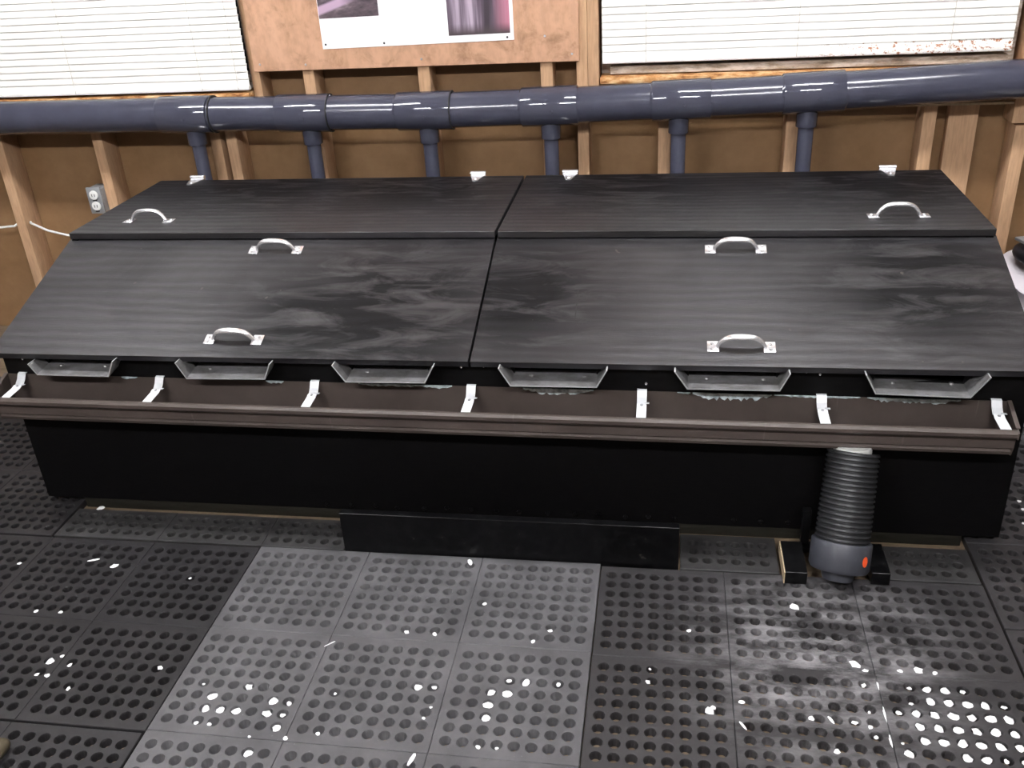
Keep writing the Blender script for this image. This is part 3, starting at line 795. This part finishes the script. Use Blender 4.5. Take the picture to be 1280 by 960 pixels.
def snap(x, y):
    '''centre of the mat hole nearest to a bit, if the bit lies over one'''
    for xa, xb, ya, yb in CELLS:
        if xa <= x <= xb and ya <= y <= yb:
            nx = int((xb - xa - 0.010) / 0.0326); ny = int((yb - ya - 0.010) / 0.0326)
            i = min(max(round((x - (xa + xb) / 2) / 0.0326 + (nx - 1) / 2), 0), nx - 1); j = min(max(round((y - (ya + yb) / 2) / 0.0326 + (ny - 1) / 2), 0), ny - 1)
            hx = (xa + xb) / 2 + (i - (nx - 1) / 2) * 0.0326; hy = (ya + yb) / 2 + (j - (ny - 1) / 2) * 0.0326
            if math.hypot(hx - x, hy - y) < 0.0135: return hx, hy, True
    return x, y, False

def mat_thing(label, xs, ys, m, dz=0.0, rot=0.0, gap=0.0008):
    """xs, ys: grid lines; every cell is one moulded square of 8 x 8 holes"""
    for xa, xb in zip(xs, xs[1:]):
        for ya, yb in zip(ys, ys[1:]): CELLS.append((xa, xb, ya, yb))
    t = thing('rubber_mat', ((xs[0] + xs[-1]) / 2, (ys[0] + ys[-1]) / 2, dz), label, 'mat', 'perforated rubber floor mats')
    for xa, xb in zip(xs, xs[1:]):
        for ya, yb in zip(ys, ys[1:]):
            nx = max(1, int((xb - xa - 0.010) / 0.0326)); ny = max(1, int((yb - ya - 0.010) / 0.0326))
            me = square_mesh(nx, ny, xb - xa - gap, yb - ya - gap, m)
            link('mat_square', me, ((xa + xb) / 2, (ya + yb) / 2, dz), t)
    t.rotation_euler.z = rot
    return t
def lines(a, n, p): return [a + i * p for i in range(n + 1)]
mat_thing('paler grey perforated rubber mat in the middle of the floor before the black board', lines(0.6785, 3, PXS), lines(-0.1575 - 3 * PYS, 3, PYS), RUB_C, 0.003)
mat_thing('dusty grey perforated rubber mat whose holes hold the dense white bits', lines(1.5245, 3, 0.280), lines(-0.162 - 3 * PYS, 3, PYS), RUB_R)
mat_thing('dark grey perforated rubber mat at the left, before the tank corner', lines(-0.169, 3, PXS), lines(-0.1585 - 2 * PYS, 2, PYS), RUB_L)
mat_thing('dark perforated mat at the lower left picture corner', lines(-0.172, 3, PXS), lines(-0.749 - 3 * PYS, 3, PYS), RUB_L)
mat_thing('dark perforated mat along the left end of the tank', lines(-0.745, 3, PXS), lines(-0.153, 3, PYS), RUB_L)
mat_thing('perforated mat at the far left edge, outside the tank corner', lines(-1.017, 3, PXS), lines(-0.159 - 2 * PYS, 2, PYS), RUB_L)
mat_thing('perforated mat along the right end of the tank', lines(2.369, 3, PXS), lines(-0.30, 3, PYS), RUB_R)
mat_thing('perforated mat at the lower right picture corner', lines(2.369, 3, PXS), lines(-0.303 - 3 * PYS, 3, PYS), RUB_R)
mat_thing('narrow cut mat strip between the tank and the dark left mat', [0.105, 0.393, 0.675, 0.890], [-0.151, -0.030], RUB_S)
mat_thing('short cut mat strip between the black board and the hose blocks', [1.706, 1.931], [-0.158, -0.022], RUB_S)
mat_thing('short cut mat strip right of the hose blocks', [2.164, 2.363], [-0.158, -0.034], RUB_S)

# ---------------------------------------------------------------- white bits on and in the mats
FM = []
for s in range(6):
    r = random.Random(100 + s); b = NB()
    K = 9; ring = []; top = []
    for kx in range(K):
        a = 2 * math.pi * kx / K; q = r.uniform(0.68, 1.12)
        ring.append(b.verts.new((q * math.cos(a), q * math.sin(a), 0.0)))
        top.append(b.verts.new((q * 0.72 * math.cos(a), q * 0.72 * math.sin(a), r.uniform(0.25, 0.5))))
    c = b.verts.new((0, 0, 0.55))
    for kx in range(K):
        k2 = (kx + 1) % K
        b.faces.new((ring[kx], ring[k2], top[k2], top[kx])); b.faces.new((top[kx], top[k2], c))
    b.faces.new(ring[::-1])
    FM.append(finish(b, FLAKE, 60))
BITS = {
 'R': [(2.05,-0.434,2),(2.068,-0.45,1),(2.135,-0.445,1),(2.17,-0.44,2),(2.2,-0.444,1),(2.054,-0.493,1),(2.137,-0.493,1),(2.17,-0.492,2),(2.204,-0.492,2),(2.235,-0.496,1),(2.137,-0.531,0),(2.171,-0.527,2),(2.201,-0.524,2),(2.235,-0.526,2),(2.267,-0.528,2),(2.301,-0.53,1),(2.056,-0.561,0),(2.108,-0.562,1),(2.137,-0.561,2),(2.169,-0.559,2),(2.203,-0.557,3),(2.235,-0.559,2),(2.268,-0.557,3),(2.3,-0.558,3),(2.018,-0.593,1),(2.052,-0.597,1),(2.139,-0.592,3),(2.17,-0.591,3),(2.204,-0.589,3),(2.232,-0.591,2),(2.267,-0.59,2),(2.297,-0.59,3),(1.983,-0.661,1),(2.102,-0.63,0),(2.137,-0.625,2),(2.168,-0.626,2),(2.201,-0.623,3),(2.232,-0.623,3),(2.266,-0.623,2),(2.296,-0.625,2),(2.102,-0.66,2),(2.058,-0.626,1),(2.201,-0.657,2),(2.232,-0.656,3),(2.265,-0.659,1),(2.296,-0.656,2)],
 'L': [(0.739,-0.618,0),(0.767,-0.645,3),(0.766,-0.677,3),(0.804,-0.683,2),(0.833,-0.68,2),(0.836,-0.611,2),(0.9,-0.645,3),(0.937,-0.652,1),(0.902,-0.679,3),(0.934,-0.682,1),(0.769,-0.718,1),(0.797,-0.718,1),(0.935,-0.714,2),(0.961,-0.737,1),(0.903,-0.769,2),(0.889,-0.74,0),(1.02,-0.719,1),(1.021,-0.617,0)],
 'C': [(1.274,-0.323,1),(1.121,-0.428,1),(1.183,-0.428,1),(1.43,-0.396,1),(1.398,-0.431,1),(1.185,-0.579,2),(1.217,-0.581,1),(1.331,-0.577,3),(1.366,-0.58,3),(1.4,-0.55,2),(1.364,-0.549,1),(1.465,-0.55,1),(1.332,-0.614,3),(1.331,-0.648,2),(1.333,-0.72,1),(1.368,-0.719,0),(1.222,-0.633,0),(1.214,-0.661,0)],
 'S': [(1.951,-0.27,2),(1.723,-0.366,1),(1.644,-0.486,0),(1.641,-0.522,1),(1.76,-0.586,2),(1.767,-0.577,1),(1.822,-0.557,1),(1.947,-0.585,1)],
 'D': [(0.325,-0.248,2),(0.087,-0.27,1),(0.239,-0.435,1),(0.3,-0.432,1),(0.551,-0.29,0),(0.364,-0.584,2),(0.364,-0.623,1),(0.42,-0.59,1),(0.387,-0.567,1),(0.389,-0.624,1),(0.456,-0.655,1),(0.622,-0.579,1)],
 'E': [(2.54,0.176,1),(2.538,0.142,1),(2.521,0.081,1)]}
BL = {'R': ('white bit lodged in the holes at the lower right of the dusty mat', 'white bits in the dusty mat'),
      'L': ('white bit in the cluster on the left part of the paler middle mat', 'white bits on the left of the middle mat'),
      'C': ('white bit on the right part of the paler middle mat', 'white bits on the right of the middle mat'),
      'S': ('white bit scattered on the dusty mat left of the dense white patch', 'stray white bits left of the dense patch'),
      'D': ('small white bit on the dark left mat', 'white bits on the dark left mat'),
      'E': ('small white bit on the mat beside the right end of the tank', 'white bits by the right tank end')}
SZ = {0: 0.0040, 1: 0.0062, 2: 0.0106, 3: 0.0130}
rb = random.Random(11)
ORD = ['first', 'second', 'third', 'fourth', 'fifth', 'sixth', 'seventh', 'eighth', 'ninth', 'tenth', 'eleventh', 'twelfth', 'thirteenth', 'fourteenth', 'fifteenth', 'sixteenth', 'seventeenth', 'eighteenth', 'nineteenth', 'twentieth']
def across(x, y):
    dv = Vector((x, y, MT)) - M.translation
    return dv.dot(cr) / dv.dot(cf)
WHERE = {'L': 'among the white bits on the left of the paler mat', 'C': 'among the white bits on the right of the paler mat',
         'S': 'among strays left of the dense patch', 'D': 'among the white bits on the dark left mat', 'E': 'among the white bits by the right tank end'}
def bit_label(key, lst, i):
    x, y, kx = lst[i]
    if key == 'R':
        if x < 2.09:
            sub = sorted((across(q[0], q[1]), j) for j, q in enumerate(lst) if q[0] < 2.09)
            return 'white bit, %s from the left of those along the seam beside the dense patch' % ORD[[j for _, j in sub].index(i)]
        row = lambda yy: 0 if yy > -0.47 else int(round((-yy - 0.493) / 0.0328)) + 1
        sub = sorted((q[0], j) for j, q in enumerate(lst) if q[0] >= 2.09 and row(q[1]) == row(y))
        return 'white bit, %s from the left in the %s row of the dense patch' % (ORD[[j for _, j in sub].index(i)], ORD[row(y)])
    sub = sorted((across(q[0], q[1]), j) for j, q in enumerate(lst))
    return '%s white bit, %s from the left %s' % (('tiny', 'small', 'broad', 'large')[kx], ORD[[j for _, j in sub].index(i)], WHERE[key].replace('the white bits', 'those'))
for key, lst in BITS.items():
    dz = 0.003 if key in 'LC' else 0.0
    for ib, (x, y, kx) in enumerate(lst):
        s = SZ[kx]; inhole = False
        if kx > 1 or (key == 'R' and kx == 1): x, y, inhole = snap(x, y)
        if inhole: s = min(s, 0.0112)
        o = link('white_bit', FM[rb.randrange(6)], (x, y, MT + dz - (0.0035 if inhole else 0.0)), None, (0, 0, rb.uniform(0, 6.28)), (s * rb.uniform(0.85, 1.2), s * rb.uniform(0.75, 1.0), 0.006 if kx > 1 else 0.003))
        tag(o, bit_label(key, lst, ib), 'white bit', BL[key][1])
o = link('white_bit', FM[2], (0.166, -0.024, MT - 0.0005), None, (0, 0, 0.3), (0.014, 0.010, 0.006)); tag(o, 'whitish lump by the foot of the tank near its left corner', 'white bit')
# longer slivers
for (x, y, a, l, wd, lab, dz) in ((1.984, -0.587, 2.0, 0.012, 0.004, 'white sliver left of the dense white patch', 0), (0.963, -0.480, 0.75, 0.016, 0.0018, 'thin white sliver on the paler middle mat, left of its centre', 0.003),
                          (1.214, -0.179, 1.9, 0.014, 0.007, 'white chip against the foot of the black board', 0.003), (1.215, -0.762, 1.3, 0.018, 0.0055, 'long white chip at the bottom picture edge on the middle mat', 0.003),
                          (1.821, -0.617, 2.1, 0.014, 0.0035, 'upright white sliver on a seam of the dusty mat', 0), (0.270, -0.243, 0.35, 0.018, 0.004, 'curved white sliver on the dark left mat', 0)):
    o = link('white_sliver', FM[1], (x, y, MT + dz), None, (0, 0, a), (l, wd, 0.003)); tag(o, lab, 'sliver')
# white line of powder in the seam of the dusty mat
for i, (y0, y1) in enumerate(((-0.475, -0.50), (-0.535, -0.585), (-0.60, -0.655))):
    o = link('powder_streak', FM[3 + i], (2.0845 - 0.0015 * i, (y0 + y1) / 2, MT - 0.0012), None, (0, 0, 0), (0.0030, abs(y1 - y0) / 2, 0.003)); tag(o, ('farthest', 'middle', 'nearest')[i] + ' streak of white powder along the mat seam left of the white patch', 'powder', 'powder streaks in the mat seam')
b = NB(); box(b, 0.33, 0.436, -0.92, -0.805, MT, 0.045, 0.012); o = obj('wood_block', b, TAN, None, 60); tag(o, 'tan rounded block at the lower left picture corner', 'block')
